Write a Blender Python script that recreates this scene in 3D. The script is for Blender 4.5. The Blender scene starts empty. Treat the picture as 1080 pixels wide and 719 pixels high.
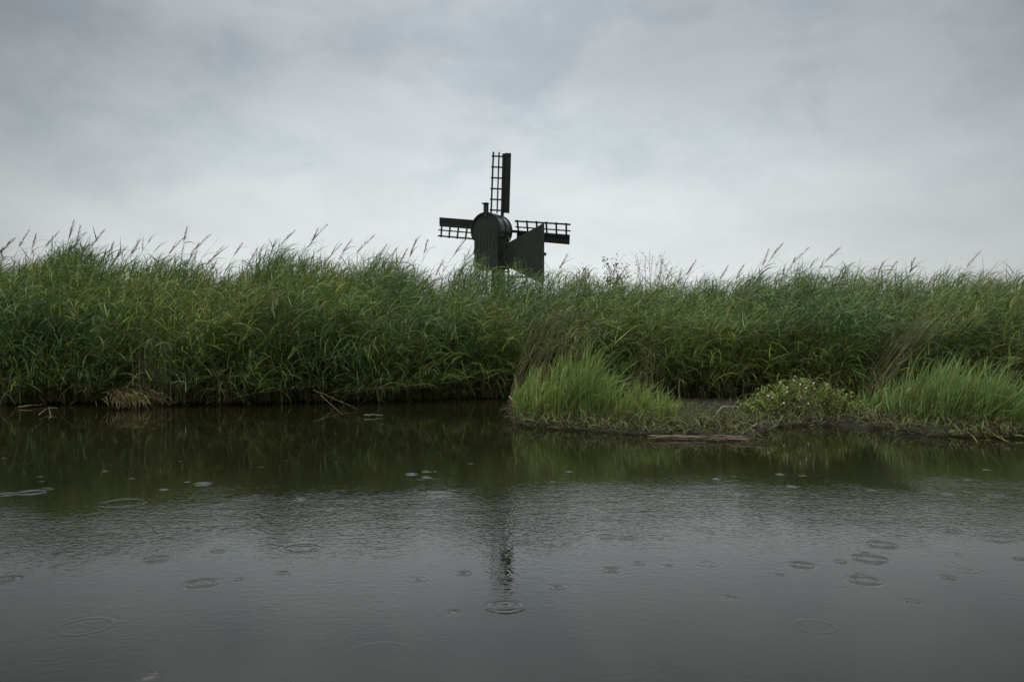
import bpy, bmesh, math, random
import numpy as np
from mathutils import Vector, Matrix
rng = np.random.default_rng(7)
random.seed(7)
S = bpy.context.scene
C = S.collection
CAMZ, F, HOR = 0.85, 840.0, 365.0          # camera height (m), focal length and horizon row in photo pixels


def at(px, py, Y):                          # photo direction + real distance -> point in the place
    return Vector(((px - 540) / F * Y, Y, CAMZ + (HOR - py) / F * Y))


def on_water(px, py, z=0.02):
    Y = (CAMZ - z) * F / (py - HOR)
    return Vector(((px - 540) / F * Y, Y, z))


def tag(o, label=None, cat=None, group=None, kind=None):
    if label: o['label'] = label
    if cat: o['category'] = cat
    if group: o['group'] = group
    if kind: o['kind'] = kind
    return o


def empty(name, loc):
    o = bpy.data.objects.new(name, None)
    o.location = loc
    o.empty_display_size = 0.2
    C.objects.link(o)
    return o


# ------------------------------------------------------------------ materials
def new_mat(name):
    m = bpy.data.materials.new(name)
    m.use_nodes = True
    nt = m.node_tree
    for n in list(nt.nodes): nt.nodes.remove(n)
    out = nt.nodes.new('ShaderNodeOutputMaterial')
    return m, nt, out


def N(nt, t, **kw):
    n = nt.nodes.new(t)
    for k, v in kw.items():
        if k in n.inputs: n.inputs[k].default_value = v
        else: setattr(n, k, v)
    return n


def leaf_material(name, rough=0.42, trans=0.28, gain=1.0):
    m, nt, out = new_mat(name)
    at_ = N(nt, 'ShaderNodeAttribute', attribute_name='Col')
    geo = N(nt, 'ShaderNodeNewGeometry')
    no = N(nt, 'ShaderNodeTexNoise', Scale=9.0, Detail=3.0)
    nt.links.new(geo.outputs['Position'], no.inputs['Vector'])
    mr = N(nt, 'ShaderNodeMapRange'); mr.inputs[1].default_value = .3; mr.inputs[2].default_value = .7
    mr.inputs[3].default_value = .75 * gain; mr.inputs[4].default_value = 1.25 * gain
    nt.links.new(no.outputs['Fac'], mr.inputs[0])
    vm = N(nt, 'ShaderNodeVectorMath', operation='SCALE')
    nt.links.new(at_.outputs['Color'], vm.inputs[0]); nt.links.new(mr.outputs[0], vm.inputs['Scale'])
    p = N(nt, 'ShaderNodeBsdfPrincipled', Roughness=rough)
    p.inputs['Specular IOR Level'].default_value = 0.22
    nt.links.new(vm.outputs[0], p.inputs['Base Color'])
    tr = N(nt, 'ShaderNodeBsdfTranslucent')
    nt.links.new(vm.outputs[0], tr.inputs['Color'])
    mx = N(nt, 'ShaderNodeMixShader'); mx.inputs[0].default_value = trans
    nt.links.new(p.outputs[0], mx.inputs[1]); nt.links.new(tr.outputs[0], mx.inputs[2])
    nt.links.new(mx.outputs[0], out.inputs['Surface'])
    return m


def wood_material(name, col, rough=0.6, streak=14.0, bump=0.4, spec=0.4):
    m, nt, out = new_mat(name)
    tc = N(nt, 'ShaderNodeTexCoord')
    mp = N(nt, 'ShaderNodeMapping'); mp.inputs['Scale'].default_value = (streak, streak, 1.2)
    nt.links.new(tc.outputs['Object'], mp.inputs[0])
    no = N(nt, 'ShaderNodeTexNoise', Scale=2.0, Detail=6.0, Roughness=.65)
    nt.links.new(mp.outputs[0], no.inputs['Vector'])
    no2 = N(nt, 'ShaderNodeTexNoise', Scale=1.6, Detail=4.0)
    nt.links.new(tc.outputs['Object'], no2.inputs['Vector'])
    r = N(nt, 'ShaderNodeMapRange'); r.inputs[1].default_value = .3; r.inputs[2].default_value = .75
    r.inputs[3].default_value = .5; r.inputs[4].default_value = 1.9
    nt.links.new(no.outputs['Fac'], r.inputs[0])
    r2 = N(nt, 'ShaderNodeMapRange'); r2.inputs[1].default_value = .3; r2.inputs[2].default_value = .7
    r2.inputs[3].default_value = .7; r2.inputs[4].default_value = 1.4
    nt.links.new(no2.outputs['Fac'], r2.inputs[0])
    mu = N(nt, 'ShaderNodeMath', operation='MULTIPLY')
    nt.links.new(r.outputs[0], mu.inputs[0]); nt.links.new(r2.outputs[0], mu.inputs[1])
    rgb = N(nt, 'ShaderNodeRGB'); rgb.outputs[0].default_value = (*col, 1)
    vm = N(nt, 'ShaderNodeVectorMath', operation='SCALE')
    nt.links.new(rgb.outputs[0], vm.inputs[0]); nt.links.new(mu.outputs[0], vm.inputs['Scale'])
    b = N(nt, 'ShaderNodeBump', Strength=bump, Distance=.01)
    nt.links.new(no.outputs['Fac'], b.inputs['Height'])
    p = N(nt, 'ShaderNodeBsdfPrincipled', Roughness=rough)
    p.inputs['Specular IOR Level'].default_value = spec
    nt.links.new(vm.outputs[0], p.inputs['Base Color']); nt.links.new(b.outputs[0], p.inputs['Normal'])
    nt.links.new(p.outputs[0], out.inputs['Surface'])
    return m


def ground_material(name, c1, c2, scale=3.0, rough=.8):
    m, nt, out = new_mat(name)
    geo = N(nt, 'ShaderNodeNewGeometry')
    no = N(nt, 'ShaderNodeTexNoise', Scale=scale, Detail=8.0, Roughness=.65)
    nt.links.new(geo.outputs['Position'], no.inputs['Vector'])
    cr = N(nt, 'ShaderNodeValToRGB')
    cr.color_ramp.elements[0].position = .35; cr.color_ramp.elements[0].color = (*c1, 1)
    cr.color_ramp.elements[1].position = .65; cr.color_ramp.elements[1].color = (*c2, 1)
    nt.links.new(no.outputs['Fac'], cr.inputs[0])
    b = N(nt, 'ShaderNodeBump', Strength=.8, Distance=.03)
    nt.links.new(no.outputs['Fac'], b.inputs['Height'])
    p = N(nt, 'ShaderNodeBsdfPrincipled', Roughness=rough); p.inputs['Specular IOR Level'].default_value = .15
    nt.links.new(cr.outputs[0], p.inputs['Base Color']); nt.links.new(b.outputs[0], p.inputs['Normal'])
    nt.links.new(p.outputs[0], out.inputs['Surface'])
    return m


M_REED = leaf_material('reed_leaf', .42, .28)
M_SEDGE = leaf_material('sedge_leaf', .38, .3)
M_DRY = leaf_material('dry_stalk', .7, .08)
M_PLUME = leaf_material('reed_plume', .85, .25)
M_FLOWER = leaf_material('flower_petal', .6, .3)
M_TAR = wood_material('tarred_boards', (.007, .009, .0065), .55)
M_TAR2 = wood_material('weathered_vane_boards', (.011, .015, .010), .65)
M_ROOF = wood_material('wet_barrel_roofing', (.022, .026, .024), .24, 6, .15, .9)
#M_PALE = wood_material('pale_base_boards', (.5, .52, .5), .5)
M_MEADOW = ground_material('meadow_soil', (.035, .06, .018), (.07, .10, .03), 2.5)
M_MUD = ground_material('wet_mud', (.010, .009, .005), (.026, .021, .013), 9.0, .7)


# ------------------------------------------------------------------ mesh helpers
def mesh_obj(name, verts, faces_list, mat, parent=None, col=None, smooth=False, mats=None, midx=None):
    """verts (n,3); faces_list: list of int arrays (k, 3|4)"""
    me = bpy.data.meshes.new(name)
    verts = np.asarray(verts, dtype=np.float32)
    me.vertices.add(len(verts)); me.vertices.foreach_set('co', verts.ravel())
    loops = np.concatenate([f.ravel() for f in faces_list]).astype(np.int32)
    tot = np.concatenate([np.full(len(f), f.shape[1]) for f in faces_list]).astype(np.int32)
    start = np.concatenate([[0], np.cumsum(tot)[:-1]]).astype(np.int32)
    me.loops.add(len(loops)); me.loops.foreach_set('vertex_index', loops)
    me.polygons.add(len(tot)); me.polygons.foreach_set('loop_start', start); me.polygons.foreach_set('loop_total', tot)
    if smooth: me.polygons.foreach_set('use_smooth', np.ones(len(tot), bool))
    if col is not None:
        a = me.attributes.new('Col', 'FLOAT_COLOR', 'POINT')
        cc = np.ones((len(verts), 4), np.float32); cc[:, :3] = col
        a.data.foreach_set('color', cc.ravel())
    me.update(calc_edges=True)
    me.materials.append(mat)
    o = bpy.data.objects.new(name, me)
    C.objects.link(o)
    if parent: o.parent = parent
    return o


class Veg:
    """collects ribbons and thin tubes with a colour per vertex"""
    def __init__(s): s.v, s.f, s.c, s.n = [], [], [], 0

    def ribbons(s, P, W, side, col):
        """P (M,S,3) centre line, W (M,S) half width, side (M,S,3), col (M,3) or (M,S,3)"""
        M, K, _ = P.shape
        v = np.stack([P - side * W[..., None], P + side * W[..., None]], axis=2)   # M,K,2,3
        s.v.append(v.reshape(-1, 3))
        if col.ndim == 2: col = np.repeat(col[:, None, :], K, 1)
        s.c.append(np.repeat(col[:, :, None, :], 2, 2).reshape(-1, 3))
        base = s.n + (np.arange(M)[:, None] * K + np.arange(K - 1)[None]) * 2
        base = base.reshape(-1)
        s.f.append(np.stack([base, base + 1, base + 3, base + 2], 1))
        s.n += M * K * 2

    def tubes(s, P, R, col, sides=3):
        M, K, _ = P.shape
        T = np.gradient(P, axis=1); T /= np.linalg.norm(T, axis=2, keepdims=True) + 1e-9
        ref = np.zeros_like(T); ref[..., 1] = 1.0
        A = np.cross(T, ref); A /= np.linalg.norm(A, axis=2, keepdims=True) + 1e-9
        B = np.cross(T, A)
        ang = np.arange(sides) * 2 * np.pi / sides
        v = P[:, :, None] + R[..., None, None] * (A[:, :, None] * np.cos(ang)[None, None, :, None] + B[:, :, None] * np.sin(ang)[None, None, :, None])
        s.v.append(v.reshape(-1, 3))
        if col.ndim == 2: col = np.repeat(col[:, None, :], K, 1)
        s.c.append(np.repeat(col[:, :, None, :], sides, 2).reshape(-1, 3))
        for k in range(sides):
            k2 = (k + 1) % sides
            b = (s.n + (np.arange(M)[:, None] * K + np.arange(K - 1)[None]) * sides).reshape(-1)
            s.f.append(np.stack([b + k, b + k2, b + sides + k2, b + sides + k], 1))
        s.n += M * K * sides

    def build(s, name, mat, parent=None, origin=None):
        v = np.concatenate(s.v)
        if origin is not None: v = v - np.array(origin)
        o = mesh_obj(name, v, [np.concatenate(s.f)], mat, parent, np.concatenate(s.c))
        if origin is not None and parent is None: o.location = origin
        return o


def blades(P0, d, e0, droop, L, w, K=6, wind=0.0, roll=.5, power=1.3, taper=.7):
    """arching leaves: root P0 (M,3), azimuth d (M,), start elevation e0, total droop, length L, half width w"""
    M = len(P0)
    s = np.linspace(0, 1, K)[None]
    elev = e0[:, None] - droop[:, None] * s ** power
    az = d[:, None] * (1 - wind * s)
    dirv = np.stack([np.cos(elev) * np.cos(az), np.cos(elev) * np.sin(az), np.sin(elev)], -1)
    step = dirv * (L[:, None, None] / (K - 1))
    P = P0[:, None] + np.concatenate([np.zeros((M, 1, 3)), np.cumsum(step[:, :-1], 1)], 1)
    perp = np.stack([-np.sin(az), np.cos(az), np.zeros_like(az)], -1)
    nrm = np.cross(dirv, perp)
    rr = rng.normal(0, roll, (M, 1, 1)) + rng.normal(0, .35, (M, 1, 1)) * s[..., None]
    side = perp * np.cos(rr) + nrm * np.sin(rr)
    W = w[:, None] * np.clip((1 - s) ** taper, 0.04, 1) * np.minimum(1, .45 + s * 4)
    return P, W, side


def jitter_col(base, M, amt=.22, hue=.12):
    c = np.array(base)[None] * (1 + rng.normal(0, amt, (M, 1))) * (1 + rng.normal(0, hue, (M, 3)))
    return np.clip(c, .004, .9)


# ------------------------------------------------------------------ shoreline
top_px = np.array([-400, 0, 40, 75, 100, 150, 200, 240, 290, 330, 400, 450, 480, 496, 512, 532, 545, 560, 575, 620, 660, 700, 740, 780, 840, 880, 930, 980, 1030, 1080, 1500])
top_py = np.array([272, 270, 268, 258, 264, 270, 276, 280, 264, 268, 272, 283, 284, 266, 277, 284, 273, 280, 288, 291, 292, 294, 298, 291, 282, 283, 282, 294, 286, 294, 292])
sh_px = np.array([-600, 0, 200, 400, 450, 540, 640, 760, 900, 1080, 1700])
sh_Y = np.array([12.2, 11.9, 11.7, 12.1, 12.9, 13.1, 12.6, 12.2, 11.6, 11.0, 10.6])
shx = (sh_px - 540) / F * sh_Y


def shore(x): return np.interp(x, shx, sh_Y) + .16 * np.sin(x * 2.1 + 1) + .10 * np.sin(x * 5.3) + .07 * np.sin(x * 11.7 + 2)


# ------------------------------------------------------------------ reeds
GREENS = [(.090, .148, .034), (.122, .172, .034), (.062, .116, .038), (.185, .200, .046), (.105, .140, .055)]


def reed_batch(vg, x0, y0, z0, H, Lx, Ly, nl, t0=.18, dryness=0.0, leafL=(.28, .58), wid=.0082, green_shift=None, tangle=1.0):
    M = len(x0)
    K = 7
    t = np.linspace(0, 1, K)[None]
    def path(tt):
        return np.stack([x0[:, None] + Lx[:, None] * tt ** 2.1, y0[:, None] + Ly[:, None] * tt ** 2,
                         z0[:, None] + H[:, None] * (tt - .0 * tt)], -1)
    P = path(t)
    R = (.0042 * (1 - .75 * t)) * np.ones((M, 1))
    low = np.array([.16, .13, .07]); hi = np.array([.075, .115, .035]); tan = np.array([.17, .125, .065])
    mixd = (rng.random((M, 1, 1)) < .25 + dryness) * 1.0
    cs = low + (hi - low) * np.clip(t * 2.2 - .5, 0, 1)[..., None]
    cs = cs * (1 - mixd * .7) + tan * mixd * .7
    cs = cs * (1 + rng.normal(0, .2, (M, 1, 1)))
    vg.tubes(P, R, np.clip(cs, .01, .5))
    # leaves
    idx = np.repeat(np.arange(M), nl)
    kk = np.tile(np.arange(nl), M)
    tt = t0 + (1 - t0) * (kk + rng.random(len(kk)) * .8) / nl
    tt = np.clip(tt, 0, .99)
    x = x0[idx] + Lx[idx] * tt ** 2.1; y = y0[idx] + Ly[idx] * tt ** 2; z = z0[idx] + H[idx] * tt
    n = len(idx)
    az = rng.normal(0, .85, n) * tangle - .3
    flip = rng.random(n) < .17
    az = np.where(flip, az + math.pi * .9, az)
    e0 = np.radians(rng.normal(44, 22, n) + 12 * (tt - .5))
    droop = np.radians(np.abs(rng.normal(78, 40, n)) + 30 * (.85 - tt))
    L = rng.uniform(leafL[0], leafL[1], n) * (1 - .35 * np.abs(tt - .6))
    w = wid * rng.uniform(.65, 1.25, n)
    PP, W, side = blades(np.stack([x, y, z], 1), az, e0, droop, L, w, 6, wind=.35, roll=.55)
    g = np.array(GREENS)[rng.choice(5, n, p=[.34, .24, .2, .08, .14])]
    # patches of yellower and bluer growth along the bed
    patch = .5 + .5 * np.sin(x * 1.3 + 1.7 * np.sin(x * .7 + z)) * np.sin(z * 2.4 + x)
    g = g * (1 + (patch[:, None] - .5) * np.array([.45, .22, -.05]))
    if green_shift is not None: g = g * np.array(green_shift)
    g = g * (1 + rng.normal(0, .2, (n, 1))) * (1 + rng.normal(0, .08, (n, 3)))
    pdry = np.clip(.52 * (1 - tt * 2.3) + dryness + .035, .02, .95)
    dry = rng.random(n) < pdry
    dc = np.array([(.15, .115, .055), (.10, .078, .04), (.17, .15, .065)])[rng.choice(3, n)] * (1 + rng.normal(0, .25, (n, 1)))
    g = np.where(dry[:, None], dc, g)
    vg.ribbons(PP, W, side, np.clip(g, .008, .5))


def lean_field(x, y):
    return .55 + .24 * np.sin(x * 1.1 + .6) + .13 * np.sin(x * 2.9 + y * 1.5)


def top_z(xt, Y):
    wob = .09 * np.sin(xt * 3.1 + 1.3 + Y * .9) + .08 * np.sin(xt * 7.3 - Y * 2.1) + .05 * np.sin(xt * 15 + Y * 4)
    px = 540 + xt / Y * F
    dp = np.clip(Y - shore(xt), 0, 9)
    py = np.interp(px, top_px, top_py) + 44 * np.exp(-dp / 1.7) - 2
    return CAMZ + (HOR - py) / F * Y + wob


bed = Veg()
n = 14000
x0 = rng.uniform(-14.5, 14.5, n)
keep = (np.abs(x0) < 11) | (rng.random(n) < .6)
x0 = x0[keep]; n = len(x0)
dep = rng.random(n) ** 1.3 * 4.9
y0 = shore(x0) + dep - .12
Lx = lean_field(x0, y0) * rng.uniform(.3, 1.7, n)
Ly = -.45 * np.exp(-dep / .8) * rng.uniform(.3, 1.3, n) + rng.normal(0, .12, n)
H = (top_z(x0 + Lx, y0) - .03) * (1 - np.abs(rng.normal(0, .10, n))) - .04
short = rng.random(n) < .30
H = np.where(short & (dep < 2.2), H * rng.uniform(.45, .8, n), H)
reed_batch(bed, x0, y0, np.full(n, .02), H, Lx, Ly, 22)
# leaning and fallen reeds that hang over the water along the front
n = 1300
x0 = rng.uniform(-12, 12, n)
x0 = np.where(rng.random(n) < .3, rng.uniform(-9, -1.5, n), x0)
y0 = shore(x0) + rng.uniform(-.32, .3, n)
H = rng.uniform(.18, 1.1, n); Lx = rng.normal(.35, .4, n); Ly = -rng.uniform(.1, .6, n)
reed_batch(bed, x0, y0, np.full(n, .06), H, Lx, Ly, 10, t0=.3, dryness=.12, tangle=1.4)
o = bed.build('reed_bed', M_REED)
tag(o, 'long dense bed of wind-bent green reeds along the far water edge', 'reeds', kind='stuff')

# dead straw at the foot of the reeds: short brown leaves hanging to the water
st = Veg()
n = 9000
x = rng.uniform(-12.5, 12.5, n); y = shore(x) + rng.uniform(-.35, .5, n); z = rng.uniform(.05, .8, n) ** 1.3
P, W, sd = blades(np.stack([x, y, z], 1), rng.uniform(-math.pi, 0, n) * .9, np.radians(rng.normal(10, 35, n)), np.radians(rng.normal(95, 25, n)),
                  rng.uniform(.18, .45, n), rng.uniform(.003, .0065, n), 5)
P[..., 2] = np.maximum(P[..., 2], .012)
cc = np.array([(.085, .070, .040), (.055, .050, .028), (.065, .090, .032), (.13, .11, .055)])[rng.choice(4, n, p=[.25, .3, .37, .08])] * (1 + rng.normal(0, .2, (n, 1)))
st.ribbons(P, W, sd, np.clip(cc, .01, .4))
tag(st.build('reed_litter', M_DRY), 'brown dead leaf litter hanging at the foot of the reed bed', 'dead leaves', kind='stuff')


# ---- clusters of bare brown stalks standing in the front of the bed
def stalk_cluster(px0, px1, py0, py1, Y, n, lean, label, dry=.6, h=(1.0, 1.7)):
    vg = Veg()
    xs = rng.uniform((px0 - 540) / F * Y, (px1 - 540) / F * Y, n)
    ys = Y + rng.normal(0, .12, n)
    hh = rng.uniform(h[0], h[1], n)
    K = 7; t = np.linspace(0, 1, K)[None]
    lx = (lean * rng.uniform(.55, 1.3, n) + rng.normal(0, .06, n)) * hh
    P = np.stack([xs[:, None] + lx[:, None] * t ** 1.3, ys[:, None] - .25 * t ** 2 * np.ones((n, 1)), .03 + hh[:, None] * t], -1)
    cs = np.array([.15, .135, .075])[None] * (1 + rng.normal(0, .25, (n, 1)))
    vg.tubes(P, .0042 * (1 - .5 * t) * np.ones((n, 1)), np.clip(cs, .02, .5))
    m = n * 2
    i = rng.integers(0, n, m); tt = rng.uniform(.25, .95, m)
    p0 = np.stack([xs[i] + lx[i] * tt ** 1.3, ys[i] - .25 * tt ** 2, .03 + hh[i] * tt], 1)
    P, W, sd = blades(p0, rng.normal(0, 1.2, m), np.radians(rng.normal(50, 15, m)), np.radians(rng.normal(80, 30, m)), rng.uniform(.15, .32, m), rng.uniform(.003, .006, m), 5)
    vg.ribbons(P, W, sd, jitter_col((.14, .12, .05), m))
    base = (float(xs.mean()), Y, .03)
    o = vg.build('dead_reed_clump', M_DRY, origin=base)
    tag(o, label, 'dead reeds', 'clumps of dead stalks in the reed bed')


stalk_cluster(138, 192, 0, 0, 11.4, 40, .10, 'clump of upright dry brown stalks in the left part of the reed bed', h=(.85, 1.35))
stalk_cluster(535, 600, 0, 0, 12.0, 60, .42, 'clump of dry brown stalks fanning to the right just behind the left sedge clump', h=(1.0, 1.55))
stalk_cluster(900, 935, 0, 0, 11.15, 30, .66, 'clump of pale dry stalks slanting right above the white-flowered plant', h=(1.0, 1.35))
stalk_cluster(665, 700, 0, 0, 11.9, 26, .05, 'clump of thin reddish dry stalks behind the right end of the left sedge clump', h=(.6, 1.0))


# ---- single reeds whose plumes stand out against the sky
def skyline_reed(px, py, Y, plume=True):
    tip = at(px, py, Y)
    H = tip.z; lean = rng.uniform(.15, .68)
    root = np.array([tip.x - lean * H * .62, Y + rng.uniform(-.1, .25), .05])
    e = empty('flowering_reed', root)
    Lx, Hh = tip.x - root[0], H - .05
    pl = rng.uniform(.26, .38) if plume else 0
    t = np.linspace(0, 1, 10)
    P = np.stack([Lx * t ** 2.5, (tip.y - root[1]) * t, Hh * (t - .06 * t ** 3) / .94], -1)
    v = Veg()
    tm = 1 - .6 * pl / H
    v.tubes(P[None], (.0042 * (1 - .6 * t))[None], jitter_col((.085, .10, .045), 1, .1, .05))
    v.build('stem', M_REED, e)
    if plume:
        m = 95
        s = rng.random(m) ** .9
        tt = 1 - s * pl / H * 1.05
        p0 = np.stack([Lx * tt ** 2.5, (tip.y - root[1]) * tt, Hh * (tt - .06 * tt ** 2.5) / .94], -1)
        p0 = p0 - np.array([.01, 0, .0])
        a = rng.normal(0, .6, m)
        elev = np.radians(rng.normal(50, 13, m))
        PP, W, sd = blades(p0, a, elev, np.radians(rng.normal(25, 15, m)), rng.uniform(.05, .13, m) * (1 - .35 * (1 - s)), rng.uniform(.0022, .0042, m), 4)
        v = Veg(); v.ribbons(PP, W, sd, jitter_col((.25, .21, .17), m, .2, .06)); v.build('plume', M_PLUME, e)
    for k in range(rng.integers(5, 9)):
        tt = np.array([rng.uniform(.66, .95)])
        p0 = np.stack([Lx * tt ** 2.5, (tip.y - root[1]) * tt, Hh * (tt - .06 * tt ** 2.5) / .94], -1)
        PP, W, sd = blades(p0, rng.normal(0, .7, 1), np.radians(rng.normal(45, 14, 1)), np.radians(rng.normal(60, 30, 1)), rng.uniform(.25, .45, 1), rng.uniform(.008, .012, 1), 6)
        v = Veg(); v.ribbons(PP, W, sd, jitter_col((.07, .11, .035), 1, .2, .08)); v.build('leaf', M_REED, e)
    return e


PL = [(16, 252), (31, 243), (38, 247), (62, 245), (78, 233), (85, 238), (90, 246), (111, 242), (135, 260), (148, 253), (197, 241), (194, 251), (205, 264),
      (222, 248), (235, 261), (256, 257), (312, 243), (336, 241), (346, 237), (372, 252), (395, 249), (409, 258), (419, 262), (439, 253), (451, 253), (468, 274),
      (494, 250), (599, 268), (618, 284), (661, 281), (709, 282), (719, 284), (734, 275), (768, 281), (785, 279), (811, 263), (826, 257), (854, 261), (886, 262),
      (892, 278), (932, 276), (946, 276), (965, 272), (1034, 266), (1002, 281), (1076, 288), (4, 262), (120, 256), (272, 262), (292, 254), (360, 258), (430, 262)]
for (px, py) in PL:
    e = skyline_reed(px, py, rng.uniform(14.6, 16.4))
    tag(e, 'tall reed with a feathery brown plume standing above the reed bed against the sky', 'reed', 'plumed reeds against the sky')
for (px, py) in [(149, 246), (166, 244), (170, 256), (232, 250), (505, 262), (549, 273), (341, 256), (818, 274), (864, 272), (1028, 276), (1046, 282), (300, 262), (66, 254)]:
    e = skyline_reed(px, py, rng.uniform(14.5, 16), False); e.name = 'leafy_reed'
    tag(e, 'tall leafy reed without a plume poking above the reed bed', 'reed', 'plumeless reeds poking above the bed')


# ------------------------------------------------------------------ sedge clumps on the mud bank
def sedge(name, knots, Yb, Yw, n, label, lean=.12, base_col=(.135, .200, .052), wid=.0078, cat='sedge'):
    kx = np.array([k[0] for k in knots]); kt = np.array([k[1] for k in knots]); kb = np.array([k[2] for k in knots])
    vg = Veg()
    px = rng.uniform(kx[0], kx[-1], n)
    cen = rng.uniform(kx[0], kx[-1], 26); px = np.where(rng.random(n) < .7, np.clip(cen[rng.integers(0, 26, n)] + rng.normal(0, 3.2, n), kx[0], kx[-1]), px)
    by = np.interp(px, kx, kb)
    Yf = CAMZ * F / (by - HOR)
    Y = Yf + .05 + rng.random(n) ** 1.2 * Yw
    h = (CAMZ + (HOR - np.interp(px, kx, kt)) / F * (Yf + Yw * .5)) * rng.uniform(.45, 1.05, n)
    x = (px - 540) / F * Yf
    tuft = np.sin(x * 9 + Y * 3) * .16 + np.sin(x * 23 + Y * 9) * .14
    L = h * 1.14 * (1 + tuft)
    az = rng.uniform(-math.pi, math.pi, n)
    e0 = np.radians(rng.normal(80, 13, n))
    droop = np.radians(np.abs(rng.normal(42, 40, n)))
    P, W, sd = blades(np.stack([x, Y, np.full(n, .03)], 1), az * .9, e0, droop, L, rng.uniform(.7, 1.3, n) * wid, 7, wind=.5, roll=1.0, power=1.8, taper=.6)
    P[..., 0] += lean * (np.linspace(0, 1, 7) ** 1.6)[None] * L[:, None]
    s = np.linspace(0, 1, 7)[None, :, None]
    c = jitter_col(base_col, n, .18, .08)[:, None] * np.ones((1, 7, 1))
    yel = np.array([.17, .17, .045]); c = c * (.9 + .25 * s)
    pick = (rng.random((n, 1, 1)) < .09); c = np.where(pick, yel * (1 + rng.normal(0, .15, (n, 1, 1))) + 0 * c, c)
    vg.ribbons(P, W, sd, np.clip(c, .01, .5))
    # short splayed dead leaves round the foot
    m = n // 4
    px = rng.uniform(kx[0], kx[-1], m); by = np.interp(px, kx, kb); Yf = CAMZ * F / (by - HOR)
    x = (px - 540) / F * Yf
    P, W, sd = blades(np.stack([x, Yf + rng.uniform(-.02, .25, m), np.full(m, .05)], 1), -rng.uniform(.2, 2.9, m), np.radians(rng.normal(45, 18, m)), np.radians(rng.normal(95, 20, m)),
                      rng.uniform(.12, .38, m), rng.uniform(.003, .0065, m), 6)
    P[..., 2] = np.maximum(P[..., 2], .01)
    vg.ribbons(P, W, sd, np.where(rng.random((m, 1)) < .35, jitter_col((.14, .105, .05), m), jitter_col((.12, .15, .05), m)))
    o0 = ((kx.mean() - 540) / F * Yb, Yb, .03)
    return tag(vg.build(name, M_SEDGE, origin=o0), label, cat)


sedge('sedge_clump', [(547, 405, 446), (560, 392, 448), (590, 384, 449), (625, 380, 450), (645, 392, 450), (662, 404, 451), (690, 410, 453), (716, 424, 455)], 8.6,   .85, 2100,
      'bright green sedge clump below the windmill at the left end of the mud bank', lean=.04)
sedge('sedge_clump', [(925, 430, 445), (945, 412, 450), (970, 404, 453), (1000, 394, 456), (1035, 386, 458), (1070, 398, 459), (1100, 408, 459), (1135, 425, 459)], 8.0, .85, 3000,
      'tall bright green sedge clump on the mud bank at the right edge', lean=.16, base_col=(.115, .178, .050))
sedge('low_grass', [(706, 434, 456), (730, 430, 456), (765, 431, 455), (800, 432, 452)], 9.0, 2.9, 1900,
      'sparse thin grass between the left sedge clump and the white-flowered plant', lean=.1, base_col=(.07, .11, .035), wid=.004, cat='grass')

# dead leaves, roots and small sprouts covering the mud bank
v = Veg(); n = 9000
px = rng.uniform(540, 1140, n); fpy = np.interp(px, [540, 560, 620, 680, 712, 760, 795, 825, 860, 915, 935, 980, 1040, 1140], [446, 451, 454, 459, 460, 461, 460, 450, 448, 448, 455, 459.5, 461.5, 461])
Yf = CAMZ * F / (fpy - HOR); y = Yf + rng.random(n) ** 1.6 * 2.6 - .11; x = (px - 540) / F * Yf
P, W, sd = blades(np.stack([x, y, rng.uniform(.01, .09, n)], 1), rng.uniform(-math.pi, math.pi, n), np.radians(rng.normal(35, 25, n)), np.radians(rng.normal(75, 25, n)), rng.uniform(.06, .22, n), rng.uniform(.0025, .006, n), 5)
P[..., 2] = np.maximum(P[..., 2], .012)
cc = np.array([(.075, .056, .030), (.045, .036, .020), (.090, .125, .038), (.14, .11, .055)])[rng.choice(4, n, p=[.25, .25, .44, .06])] * (1 + rng.normal(0, .2, (n, 1)))
v.ribbons(P, W, sd, np.clip(cc, .01, .4))
tag(v.build('bank_litter', M_DRY), 'tangle of brown dead leaves, roots and sprouts covering the mud bank', 'dead leaves', kind='stuff')

# ------------------------------------------------------------------ white-flowered plant
fb = at(848, 442, 9.0); fb.z = .03
root = empty('flowering_plant', fb)
tag(root, 'low bushy marsh plant dotted with small white flowers on the mud bank', 'flowering plant')
v = Veg(); stems = Veg()
n = 290
kx = np.array([-.70, -.5, -.2, .0, .15, .4, .70]); kh = np.array([.14, .32, .46, .50, .48, .38, .14])
sx = rng.uniform(-.68, .68, n); sh = np.interp(sx, kx, kh) * rng.uniform(.55, 1.0, n); sy = rng.uniform(-.25, .4, n)
t = np.linspace(0, 1, 5)[None]
P = np.stack([sx[:, None] * (.75 + .25 * t), sy[:, None] * np.ones_like(t), sh[:, None] * t], -1)
P[..., 0] += rng.normal(0, .03, (n, 1)) * t
stems.tubes(P, .0028 * np.ones((n, 5)), np.where(rng.random((n, 1)) < .35, jitter_col((.13, .06, .05), n), jitter_col((.09, .11, .04), n)))
stems.build('stems', M_SEDGE, root)
nl = n * 26
i = rng.integers(0, n, nl); tt = rng.random(nl) ** .6
p0 = np.stack([sx[i] * (.75 + .25 * tt), sy[i], sh[i] * tt], 1) + rng.normal(0, .012, (nl, 3))
p0[:, 2] = np.maximum(p0[:, 2], .01)
PP, W, sd = blades(p0, rng.uniform(-math.pi, math.pi, nl), np.radians(rng.normal(35, 20, nl)), np.radians(rng.normal(45, 20, nl)), rng.uniform(.025, .055, nl), rng.uniform(.006, .011, nl), 4, taper=.9)
W[:, 0] *= .4
cl = np.where(rng.random((nl, 1)) < .12, jitter_col((.14, .09, .07), nl), jitter_col((.165, .225, .045), nl))
v.ribbons(PP, W, sd, cl); v.build('leaves', M_SEDGE, root)
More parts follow.
